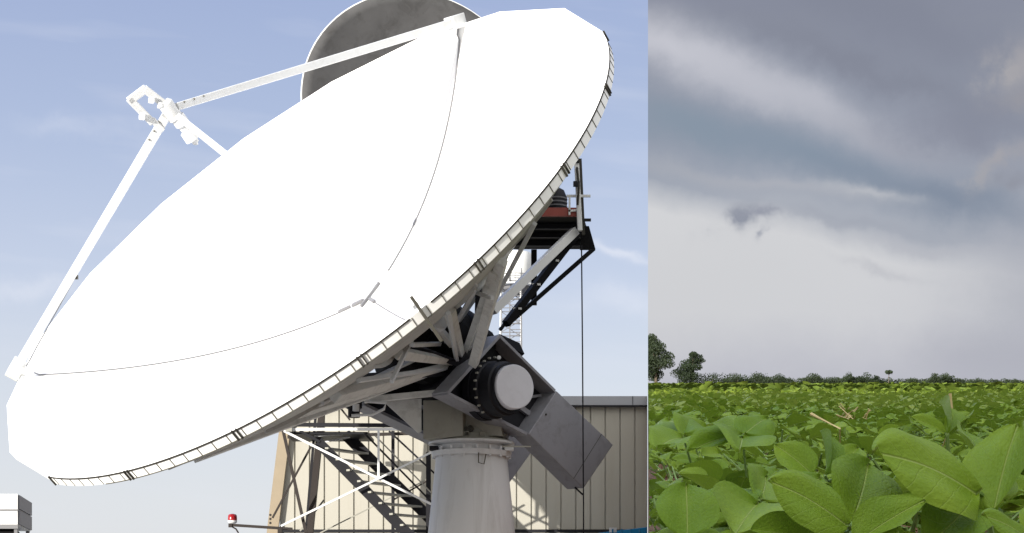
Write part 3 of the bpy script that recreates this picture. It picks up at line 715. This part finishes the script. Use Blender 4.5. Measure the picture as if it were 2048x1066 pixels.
# ------------------------------------------------------------------ beacon on an arm
bc = empty('beacon', tuple(at(466, 1050, 26.7)), 'red beacon lamp on the end of a thin dark arm, left of the cream building', 'warning light')
b = MB(); b.lathe(at(465, 1041, 26.7), (0, 0, 1), [(0, .072), (.02, .076), (.08, .072), (.10, .058), (.11, .02)], 20); b.build('lens', M['lens'], bc, smooth=True)
b = MB(); b.lathe(at(465, 1047, 26.7), (0, 0, 1), [(0, .05), (.02, .075), (.05, .075)], 20); b.build('lamp_base', M['white'], bc, smooth=True)
b = MB(); b.bar(at(462, 1050, 26.7), at(585, 1058, 26.7), .035, .045); b.tube([at(465, 1054, 26.7), at(472, 1058, 26.7), at(477, 1066, 26.7)], .014, 6); b.box(at(461, 1051, 26.7), .06, .06, .06); b.build('arm', M['brown'], bc)
b = MB(); b.bar(at(560, 1057, 26.6), Vector((at(560, 0, 26.6).x, 26.6, 0)), .07, .07)
for v in (1030, 1038, 1046): b.lathe(at(541, v, 26.6), (0, -1, 0), [(0, .02), (.02, .02)], 8)
b.build('arm_post', M['brown'], bc)

# ------------------------------------------------------------------ equipment box at the left edge, on steel legs
eb = empty('rooftop_unit', tuple(at(20, 1066, 30)), 'white louvred box with a dark side panel, raised on legs at the lower left', 'equipment box')
p0 = at(-40, 988, 30); p1 = at(35, 988, 30); p2 = at(61, 998, 32.0); zb = at(0, 1050, 30).z; h = p1.z - zb
b = MB(); b.prism([(p0.x, 30, zb), (p1.x, 30, zb), (p2.x, 32, zb), (p0.x, 32, zb)], (0, 0, h)); b.build('casing', M['white'], eb)
b = MB(); d = Vector((p2.x - p1.x, 2, 0)).normalized(); nrm = Vector((d.y, -d.x, 0))
for a, c in ((0.03, .49), (.53, .97)):
    z0, z1 = zb + h * a, zb + h * c; q0 = Vector((p1.x, 30, 0)) + d * .04 + nrm * .003; q1 = Vector((p2.x, 32, 0)) - d * .04 + nrm * .003
    b.prism([(q0.x, q0.y, z0), (q1.x, q1.y, z0), (q1.x, q1.y, z1), (q0.x, q0.y, z1)], nrm * .03)
b.build('side_grille', mat('grey_grille', (.17, .17, .185), .6, var=.2, scale=12), eb)
b = MB(); zz = at(0, 1020, 30).z; b.bar((p0.x, 29.985, zz), (p1.x + .02, 29.985, zz), .03, .03); b.bar((p0.x, 29.985, zb - .03), (p1.x + .02, 29.985, zb - .03), .05, .08); b.build('frame_rail', M['cable'], eb)
b = MB()
b.prism([(p0.x + .05, 30.2, zb - .3), (p1.x - .1, 30.2, zb - .3), (p2.x - .15, 31.8, zb - .3), (p0.x + .05, 31.8, zb - .3)], (0, 0, .26)); b.build('fan_base', M['black'], eb)
for q in ((p1.x - .04, 30.05), (p2.x - .04, 31.95), (p0.x + .1, 30.05)): MB().bar((q[0], q[1], 0), (q[0], q[1], zb), .06).build('leg', M['cable'], eb)
# ------------------------------------------------------------------ blue container at the lower right of the yard
YC = 29.0
ct = empty('blue_container', (1.9, YC, 0), 'bright blue container roof showing at the foot of the cream building', 'container')
pa, pb, pc = at(1196, 1066, 31.5), at(1296, 1054, 31.5), at(1296, 1062, 31.5)
xr = EDGE * 31.5 - .02
b = MB(); b.prism([(pa.x, 31.5, 0), (xr, 31.5, 0), (xr, 31.5, pb.z), (pa.x, 31.5, pa.z)], (0, 1.2, 0)); cb = b.build('body', M['blue'], ct, bevel=.01)
b = MB()
for k in range(6):
    t = (k + .5) / 6; xx = pa.x + (xr - pa.x) * t; b.bar((xx, 28.185, 0), (xx, 28.185, pa.z - .12), .05, .03)
b.build('rib', M['blue'], cb)
b = MB(); b.box(at(1226, 1060, 28.3), .12, .1, .08); b.build('vent', M['white'], ct)

# ------------------------------------------------------------------ soybean field
def leaf_grid(nu, nv, fold=.18, droop=.25, wave=.05, seed=0):
    """ovate leaf along +x, length 1, width .72; returns verts, faces, uv"""
    r = np.random.RandomState(seed); u = (1 - np.cos(np.pi * np.linspace(0, 1, nu + 1))) / 2; v = np.linspace(-1, 1, nv + 1)
    w = .41 * np.sin(np.pi * u ** .82) ** .57 * (1 - .10 * u); w[0] = .0; w[-1] = 0.0
    UU, VV = np.meshgrid(u, v, indexing='ij'); Wd = np.interp(UU, u, w)
    x = UU; y = VV * Wd
    z = fold * np.abs(VV) * Wd * 1.3 - droop * (UU ** 2) * .7 + wave * np.sin(UU * 9 + r.rand() * 6 + VV * 2) * np.abs(VV) * .6 + wave * .5 * np.sin(VV * 5 + r.rand() * 6)
    Vv = np.stack([x, y, z], -1).reshape(-1, 3); uv = np.stack([UU, .5 + VV * .5 * np.where(Wd > 0, 1, 1) * Wd / .42], -1).reshape(-1, 2)
    m = nv + 1; Ff = np.array([(i * m + j, (i + 1) * m + j, (i + 1) * m + j + 1, i * m + j + 1) for i in range(nu) for j in range(nv)])
    return Vv, Ff, uv
HI = [leaf_grid(12, 8, f, d, w, s) for s, (f, d, w) in enumerate(((.2, .2, .05), (-.08, .35, .06), (.35, .1, .04), (.1, .5, .07), (.55, .25, .04)))]
LO = [leaf_grid(3, 2, f, d, .03, s) for s, (f, d) in enumerate(((.2, .2), (-.1, .4), (.4, .2)))]
XLO = [leaf_grid(2, 2, f, d, .03, s) for s, (f, d) in enumerate(((.2, .2), (-.1, .4), (.4, .2)))]
def basis(ax, up):
    ax = ax / np.linalg.norm(ax); y = np.cross(up, ax); y /= np.linalg.norm(y) + 1e-9; return np.stack([ax, y, np.cross(ax, y)], 0)
def plant_arrays(r, tmpl, h, nleaf, size):
    """trifoliate leaves on long petioles around a short stem; returns leaf verts, faces, uv and the petiole paths"""
    Vs, Fs, Us, paths = [], [], [], []; k = 0; a = r.rand() * 6.28
    top = np.array([r.uniform(-.02, .02), r.uniform(-.02, .02), h]); paths.append([np.zeros(3), top * .6, top])
    for i in range(nleaf):
        a += 2.4 + r.uniform(-.4, .4); f = .35 + .65 * (i + 1) / nleaf; b0 = top * f * .9
        out = r.uniform(.035, .10) * (1.25 - .5 * f); jn = b0 + np.array([math.cos(a) * out, math.sin(a) * out, r.uniform(.02, .06)])
        paths.append([b0, (b0 + jn) / 2 + np.array([0, 0, -.008]), jn])
        s = size * r.uniform(.7, 1.15) * (.75 + .25 * f)
        for da in (-1.15, 0, 1.15):
            aa = a + da + r.uniform(-.25, .25); t = tmpl[r.randint(len(tmpl))]; el_ = r.uniform(-.35, .75)
            ax = np.array([math.cos(aa) * math.cos(el_), math.sin(aa) * math.cos(el_), math.sin(el_)])
            up = np.array([r.uniform(-.75, .75), r.uniform(-.75, .75), 1.]); B = basis(ax, up)
            st0 = jn + ax * .012 if da else jn + ax * .03
            Vs.append(st0 + (t[0] * s) @ B); Fs.append(t[1] + k); Us.append(t[2]); k += len(t[0])
    return np.vstack(Vs), np.vstack(Fs), np.vstack(Us), paths
def clampx(Vw):
    lim = EDGE * Vw[:, 1] + .0012; Vw[:, 0] = np.maximum(Vw[:, 0], lim); return Vw
variants = []
for i in range(9):
    r = np.random.RandomState(100 + i); va = plant_arrays(r, HI, r.uniform(.045, .085), r.randint(5, 8), .049)
    mb = MB()
    for p in va[3]: mb.tube([Vector(q) for q in p], [.0026, .0022, .0016] if len(variants) >= 0 else .002, 5)
    variants.append((va, np.array(mb.v), mb.f, [None, None]))
def plant_at(i, x, y, rz, sc, label, first=None):
    va, sv, sf, cache = variants[i]; z = fz(y)
    ca, sa = math.cos(rz), math.sin(rz); Rm = np.array([[ca, sa, 0], [-sa, ca, 0], [0, 0, 1]]) * sc
    Vw = va[0] @ Rm + np.array([x, y, z])
    if (Vw[:, 0] < EDGE * Vw[:, 1] + .0012).any():
        loc = np.array([x, y, z]); o = npmesh('soybean_plant', clampx(Vw) - loc, va[1], M['leaf'], va[2]); o.location = loc
        sw = clampx(sv @ Rm + loc) - loc; me = bpy.data.meshes.new('stem'); me.from_pydata(sw.tolist(), [], sf); me.materials.append(M['stem'])
        s_ = bpy.data.objects.new('stem', me); COL.objects.link(s_); s_.parent = o
    else:
        if cache[0] is None:
            t_ = npmesh('soybean_plant', va[0], va[1], M['leaf'], va[2]); cache[0] = t_.data; bpy.data.objects.remove(t_)
            me = bpy.data.meshes.new('stem'); me.from_pydata(sv.tolist(), [], sf); me.materials.append(M['stem']); cache[1] = me
        o = bpy.data.objects.new('soybean_plant', cache[0]); COL.objects.link(o); o.location = (x, y, z); o.rotation_euler = (0, 0, rz); o.scale = (sc,) * 3
        s_ = bpy.data.objects.new('stem', cache[1]); COL.objects.link(s_); s_.parent = o
    return tag(o, label, 'crop plant', 'young soybean plants of the near field')
# near plants as individuals
YN = 7.6; pts = []; tries = 0
rr = np.random.RandomState(5)
while len(pts) < 280 and tries < 60000:
    tries += 1; y = 1.95 + (YN - 1.95) * rr.rand() ** .62; x = EDGE * y + .01 + rr.rand() * (.245 * y + .12)
    md = .115 if y > 2.6 else .15
    if 2.6 < y < 3.7 and .19 < x / y < .225: continue     # a bare patch of earth
    if 4.3 < y < 7.6 and .196 < x / y < .222: continue
    if 2.2 < y < 4.4 and x / y < .155 and rr.rand() < .72: continue
    if all((x - a) ** 2 + (y - c) ** 2 > md ** 2 for a, c in pts): pts.append((x, y))
for x, y in pts:
    plant_at(rr.randint(9), x, y, rr.rand() * 6.28, rr.uniform(.8, 1.12), 'young soybean plant with rounded green leaves in the near field')
# hero leaves close to the lens: (base u,v,Y, tip u,v,Y, width scale, template, facing)
def hero_plant(label, foot, leaves, jn=None, sr=1.0):
    """a plant with leaves placed one by one; every leaf is a part with its own stalk"""
    fx = at(foot[0], 1100, foot[1]); base = Vector((fx.x, foot[1], fz(foot[1])))
    root = empty('soybean_plant', tuple(base), label, 'crop plant', 'large soybean plants at the front of the field')
    J = at(*jn) if jn else None
    for (bs, tp, ws, ti, up) in leaves:
        p0, p1 = np.array(at(*bs)), np.array(at(*tp)); ax = p1 - p0; L = np.linalg.norm(ax); t = HI[ti]
        ax = ax / L; B = basis(ax, np.array(up)); s = np.array([L, L * ws, L])
        tv = t[0].copy(); tv[:, 2] -= tv[:, 0] * tv[-5, 2]
        o = npmesh('leaf', clampx(p0 + (tv * s) @ B) - np.array(base), t[1], M['leaf'], t[2], parent=root)
        ss = o.modifiers.new('s', 'SUBSURF'); ss.levels = 1; ss.render_levels = 1
    b = MB(); J = J or at(*leaves[0][0]); mid = base.lerp(J, .6) + Vector((.01, .01, .0))
    b.tube([base - Vector((0, 0, .02)), mid, J], [.0035 * sr, .003 * sr, .0022 * sr], 6)
    for l in leaves: b.tube([J, (J + at(*l[0])) / 2, at(*l[0])], .0017 * sr, 5)
    b.build('stem', M['stem'], root, smooth=True)
hero_plant('soybean plant at the lower right with the largest broad leaf pointing left', (1990, 1.36),
    [((1957, 985, 1.30), (1742, 905, 1.24), .98, 1, (.05, -1, .75)),
     ((1988, 1026, 1.30), (2036, 848, 1.36), .70, 2, (-.75, -1, .1)),
     ((1990, 1000, 1.34), (1912, 862, 1.44), .62, 0, (.5, -1, .2)),
     ((1960, 998, 1.33), (1850, 1100, 1.27), .80, 2, (.2, -.8, .9))], jn=(1968, 992, 1.315))
hero_plant('soybean plant at the bottom middle of the field, broad leaf over two lower ones', (1705, 1.26),
    [((1697, 1050, 1.22), (1535, 962, 1.20), .98, 1, (.1, -1, .7)),
     ((1705, 1046, 1.25), (1735, 930, 1.32), .95, 0, (.2, -1, .3)),
     ((1712, 1085, 1.20), (1850, 1000, 1.22), .72, 2, (-.3, -.9, .8)),
     ((1640, 1085, 1.22), (1500, 1060, 1.2), .7, 2, (-.3, -.9, .8))], jn=(1701, 1062, 1.225))
hero_plant('soybean plant at the lower left corner of the field with one upright cupped leaf', (1385, 1.3),
    [((1375, 1075, 1.26), (1372, 970, 1.30), 1.1, 0, (.0, -1, .35)),
     ((1372, 1078, 1.27), (1300, 1075, 1.3), .8, 0, (.0, -.7, 1)),
     ((1385, 1075, 1.3), (1475, 1100, 1.3), .8, 3, (.0, -.7, 1))], jn=(1377, 1080, 1.27))
hero_plant('soybean plant behind the front leaves with two raised leaves and a narrow one', (1640, 1.7),
    [((1625, 948, 1.66), (1550, 890, 1.68), 1.05, 0, (.2, -1, .5)),
     ((1650, 950, 1.66), (1640, 862, 1.70), .45, 4, (.8, -1, .2)),
     ((1672, 955, 1.66), (1715, 896, 1.70), .80, 0, (-.2, -1, .4)),
     ((1640, 955, 1.62), (1560, 1000, 1.55), .8, 1, (.1, -.7, 1))], jn=(1655, 965, 1.67))
hero_plant('soybean plant at the bottom right corner with a dark broad leaf cut by the frame', (2080, 1.15),
    [((2075, 1090, 1.12), (1962, 1030, 1.10), .9, 1, (.1, -.8, .9)), ((2070, 1085, 1.13), (2085, 1010, 1.16), .9, 0, (-.1, -1, .4))], jn=(2074, 1095, 1.12))
hero_plant('soybean plant left of centre in the field with one long leaf catching light', (1480, 1.95),
    [((1480, 868, 1.9), (1374, 905, 1.85), .62, 0, (.0, -.8, .9)), ((1488, 868, 1.9), (1535, 838, 1.95), .95, 1, (.0, -1, .7)),
     ((1484, 872, 1.9), (1478, 905, 1.8), .9, 0, (.2, -.8, .8)), ((1482, 866, 1.92), (1420, 852, 2.0), .6, 0, (0, -1, .9))], jn=(1484, 870, 1.9), sr=.55)
hero_plant('soybean plant at the right of the field standing taller than its neighbours', (1890, 2.0),
    [((1895, 868, 1.95), (1878, 805, 2.0), .7, 4, (.8, -1, .2)), ((1898, 868, 1.95), (1942, 826, 2.0), .5, 2, (-.6, -1, .2)), ((1890, 866, 1.95), (1820, 835, 1.95), .8, 0, (.0, -.8, .9))], jn=(1894, 872, 1.95))

hero_plant('soybean plant with a leaf lying flat near the lower left of the field', (1450, 1.5),
    [((1518, 1000, 1.45), (1400, 992, 1.5), .85, 1, (.0, -.7, .9)), ((1520, 1004, 1.46), (1530, 955, 1.55), .7, 0, (.2, -1, .3)), ((1515, 1010, 1.45), (1470, 1070, 1.35), .8, 2, (.0, -.7, .8))], jn=(1524, 1012, 1.46), sr=.7)
hero_plant('soybean plant half way down the field edge with two broad leaves leaning left', (1400, 2.3),
    [((1365, 874, 2.2), (1312, 900, 2.1), .9, 0, (.0, -.8, .9)), ((1368, 872, 2.2), (1338, 842, 2.3), .9, 1, (.0, -1, .5)), ((1370, 874, 2.2), (1412, 858, 2.3), .85, 0, (.0, -1, .6))], jn=(1367, 876, 2.2), sr=.6)

for i, (u, y) in enumerate([(1370, 2.0), (1405, 2.15), (1465, 1.8), (1505, 1.75), (1440, 1.95), (1650, 1.62), (1335, 1.85), (1560, 2.0), (1880, 1.9), (1935, 1.9), (1850, 1.85), (1590, 1.7)]):
    plant_at(i % 9, (u - 1024) / F * y, y, i * 1.7, .85 + (i % 4) * .08, 'young soybean plant with rounded green leaves in the near field')

# middle and far field: one mass of leaves
def field_mass(name, y0, y1, dens, tmpls, size, nleaf, h, mtl):
    Vs, Fs = [], []; k = 0; r = np.random.RandomState(int(y0 * 10) + 3)
    protos = [plant_arrays(np.random.RandomState(500 + i), tmpls, h, nleaf, size) for i in range(12)]
    area = (.245 * (y1 ** 2 - y0 ** 2) / 2); n = int(area * dens)
    yy = np.sqrt(y0 ** 2 + (y1 ** 2 - y0 ** 2) * r.rand(n)); xx = EDGE * yy + r.rand(n) * (.25 * yy + .1)
    for x, y in zip(xx, yy):
        p = protos[r.randint(12)]; a = r.rand() * 6.28; s = r.uniform(.75, 1.25); ca, sa = math.cos(a) * s, math.sin(a) * s
        Rm = np.array([[ca, sa, 0], [-sa, ca, 0], [0, 0, s * r.uniform(.85, 1.05)]])
        Vs.append(p[0] @ Rm + np.array([x, y, fz(y)])); Fs.append(p[1] + k); k += len(p[0])
    o = npmesh(name, clampx(np.vstack(Vs)), np.vstack(Fs), mtl, None, smooth=False)
    return tag(o, kind='stuff')
tag(field_mass('soybean_crop', YN - .3, 20, 62, LO, .052, 5, .06, M['leaffar']), 'dense green soybean leaves of the middle field behind the near plants', 'crop')
tag(field_mass('soybean_crop', 20, 55, 12, LO, .13, 4, .07, M['leafdist']), 'soybean leaves thinning to texture well beyond the near rows', 'crop')
tag(field_mass('soybean_crop', 55, 308, .9, XLO, .28, 3, .05, M['leafdist']), 'far strip of green crop running up to the trees on the skyline', 'crop')
# straw litter and soil clods
b = MB(); r2 = random.Random(3)
for k in range(420):
    y = 1.2 + 5.5 * r2.random() ** 1.5; x = EDGE * y + .02 + r2.random() * .24 * y; a = r2.random() * 6.28; l = r2.uniform(.02, .07)
    if 1.55 < y < 2.35 and r2.random() < .5: x = y * r2.uniform(.17, .225)
    p = Vector((x, y, fz(y) + .008)); q = p + Vector((math.cos(a) * l, math.sin(a) * l, r2.uniform(-.004, .03)))
    q.x = max(q.x, EDGE * q.y + .01); b.tube([p, q], r2.uniform(.0012, .003), 4)
for k in range(130):         # a heap of dry stalks on the bare patch
    y = 6.2 + r2.gauss(0, .35); x = y * .2085 + r2.gauss(0, .045); a = r2.random() * 6.28; l = r2.uniform(.03, .075)
    p = Vector((x, y, fz(y) + r2.uniform(.02, .10))); q = p + Vector((math.cos(a) * l, math.sin(a) * l, r2.uniform(-.04, .06))); b.tube([p, q], r2.uniform(.0015, .003), 4)
tag(b.build('straw_litter', M['straw']), 'bits of dry straw scattered on the soil between the plants', 'straw', kind='stuff')
b = MB()
for k in range(1500):
    y = 1.1 + 5 * r2.random() ** 1.6; x = EDGE * y + .03 + r2.random() * .24 * y; s_ = r2.uniform(.004, .014); p = Vector((x, y, fz(y) + s_ * .3))
    vs = [p + Vector(d) * s_ * r2.uniform(.7, 1.4) for d in ((1, 0, 0), (0, 1, 0), (-1, 0, 0), (0, -1, 0), (0, 0, 1), (0, 0, -1))]
    b.add(vs, [(0, 1, 4), (1, 2, 4), (2, 3, 4), (3, 0, 4), (1, 0, 5), (2, 1, 5), (3, 2, 5), (0, 3, 5)])
tag(b.build('soil_clods', M['clod']), 'brown crumbs of earth lying on the bare soil', 'soil', kind='stuff')
for (a, c, l) in (((1622, 828, 2.9), (1680, 857, 2.85), 'pale dry stalk leaning left over the crop in the middle of the field'), ((1900, 787, 3.2), (1907, 835, 3.2), 'pale dry stalk standing upright at the right of the field')):
    p, q = at(*a), at(*c); gnd = Vector((q.x + (q.x - p.x) * 1.2, q.y + .25, fz(q.y + .25))); b = MB(); b.tube([p, p.lerp(q, .25), q, gnd], [.0033, .0022, .0016, .0006], 6)
    tag(b.build('dry_stalk', M['straw'], loc=tuple(gnd)), l, 'dry stalk', 'dry stalks left in the field')

# ------------------------------------------------------------------ skyline trees
def crown_quads(cs, n, s, r):
    """leaf clumps spread through a set of lobes (x,y,z,rx,rz)"""
    Vs, Fs = [], []
    for k in range(n):
        c = cs[r.randint(len(cs))]; d = r.normal(size=3); d /= np.linalg.norm(d); q = r.rand() ** .45
        p = np.array(c[:3]) + d * q * np.array([c[3], c[3], c[4]])
        a = r.normal(size=3); a /= np.linalg.norm(a); b_ = np.cross(a, r.normal(size=3)); b_ /= np.linalg.norm(b_); w = s * r.uniform(.6, 1.5)
        Vs += [p + a * w, p + b_ * w * .6, p - a * w, p - b_ * w * .6]; Fs.append((4 * k, 4 * k + 1, 4 * k + 2, 4 * k + 3))
    return np.array(Vs), np.array(Fs)
def tree(name, u, vtop, Y, wpx, label, lobes=7, trunk=True, dens=900, lean=0, low=.25, sz=.22, group='trees on the skyline'):
    r = np.random.RandomState(int(u)); H = (768 - vtop) / F * Y * 1.0; wd = wpx / F * Y; x = (u - 1024) / F * Y; z = EYE + SL * Y - .5
    base = Vector((x, Y, z)); root = empty(name, tuple(base), label, 'tree' if trunk else 'bush', group)
    H += .5; cs = []
    for k in range(lobes):
        t = (k + .5) / lobes; zz = H * (low + (1 - low) * t * .93); ww = wd / 2 * math.sin(math.pi * (.22 + .68 * t)) ** .8
        if not trunk:
            q_ = (k + .5) / lobes * 2 - 1; hh = 1 - .55 * abs(q_) - r.uniform(0, .15)
            cs.append((q_ * wd * .38, r.uniform(-.3, .3) * wd, H * hh * .5, wd * .2, H * hh * .5)); continue
        cs.append((r.uniform(-.55, .55) * ww + lean * t * wd, r.uniform(-.5, .5) * ww, zz, ww * r.uniform(.45, .75), H * r.uniform(.09, .16)))
    Vv, Ff = crown_quads(cs, dens, sz * H / 8 + .06, r); Vv = Vv + np.array(base); Vv[:, 2] = np.maximum(Vv[:, 2], z + .1)
    npmesh('crown', clampx(Vv) - np.array(base), Ff, M['tree'], smooth=False, parent=root)
    b = MB(); c0 = Vector((lean * .3 * wd, 0, H * .5)); b.tube([base - Vector((0, 0, .3)), base + Vector((lean * .1 * wd, 0, H * .25)), base + c0], [H * .035, H * .026, H * .016], 7)
    for c in cs: b.tube([base + c0 * .6, base + Vector(c[:3])], [H * .014, H * .006], 5)
    vv = clampx(np.array(b.v)); b.v = [tuple(q) for q in vv]
    b.build('trunk', M['bark'], root)
tree('broadleaf_tree', 1312, 672, 300, 82, 'tallest dark tree at the left end of the skyline, cut by the frame edge', 9, dens=9000, low=.22, sz=.075)
tree('broadleaf_tree', 1382, 704, 300, 78, 'second tree from the left with a crown swept to the right', 11, dens=8000, lean=.12, low=.12, sz=.08)
for i, (u, v, w, l) in enumerate(((1425, 745, 36, 'thin sparse bush right of the swept tree'), (1475, 749, 60, 'rounded dark bush at the left end of the hedge'), (1515, 747, 52, 'dark bush second in the hedge'), (1552, 750, 50, 'low dark bush at the right end of the hedge'),
        (1626, 744, 44, 'round dark bush standing alone mid skyline'), (1660, 758, 60, 'very low bush beside the round dark bush'), (1700, 745, 34, 'bush with a pointed top right of the middle of the skyline'), (1728, 748, 50, 'wide pale bush beside the pointed one'), (1752, 755, 30, 'small bush below the slender palm like tree'),
        (1826, 757, 34, 'small low bush between the palm like tree and the dark pair'), (1868, 750, 32, 'left bush of the dark pair toward the right'), (1893, 746, 44, 'right and taller bush of the dark pair'), (1955, 762, 60, 'very low bush near the right end of the skyline'), (2030, 760, 30, 'last small bush at the right end of the skyline'))):
    tree('bush', u, v - 7, 298 + (i % 3) * 3, w * 1.25, l, 6, trunk=False, dens=500 if i == 0 else 3400, low=.0, sz=.13, group='bushes on the skyline')
def palm():
    Y_ = 300; b0 = Vector(((1777 - 1024) / F * Y_, Y_, EYE + SL * Y_ - .5)); H = 28 / F * Y_ + .4
    root = empty('slender_tree', tuple(b0), 'slender tree with a small tuft on top, right of the pale bush', 'tree')
    b = MB(); b.tube([b0, b0 + Vector((.1, 0, H * .9))], [.09, .05], 6); b.build('trunk', M['bark'], root)
    Vv, Ff = crown_quads([(.1, 0, H * .9, .75, .35)], 130, .2, np.random.RandomState(4)); npmesh('crown', Vv, Ff, M['tree'], smooth=False, parent=root)
palm()
r = np.random.RandomState(9); cs = [(EDGE * 306 + 8.5 + q * .8, 306 + r.uniform(-1, 1), EYE + SL * 306 - .15 + r.uniform(0, .3), .9, (2.0 if q < 18 else 1.4) * (1 - q / 130) + .25) for q in range(84)]
Vv, Ff = crown_quads(cs, 26000, .13, r)
tag(npmesh('scrub_line', clampx(Vv), Ff, M['tree'], smooth=False), 'low dark line of scrub along the far edge of the field', 'scrub', kind='stuff')

for o in bpy.data.objects:
    if '_o' in o: del o['_o']
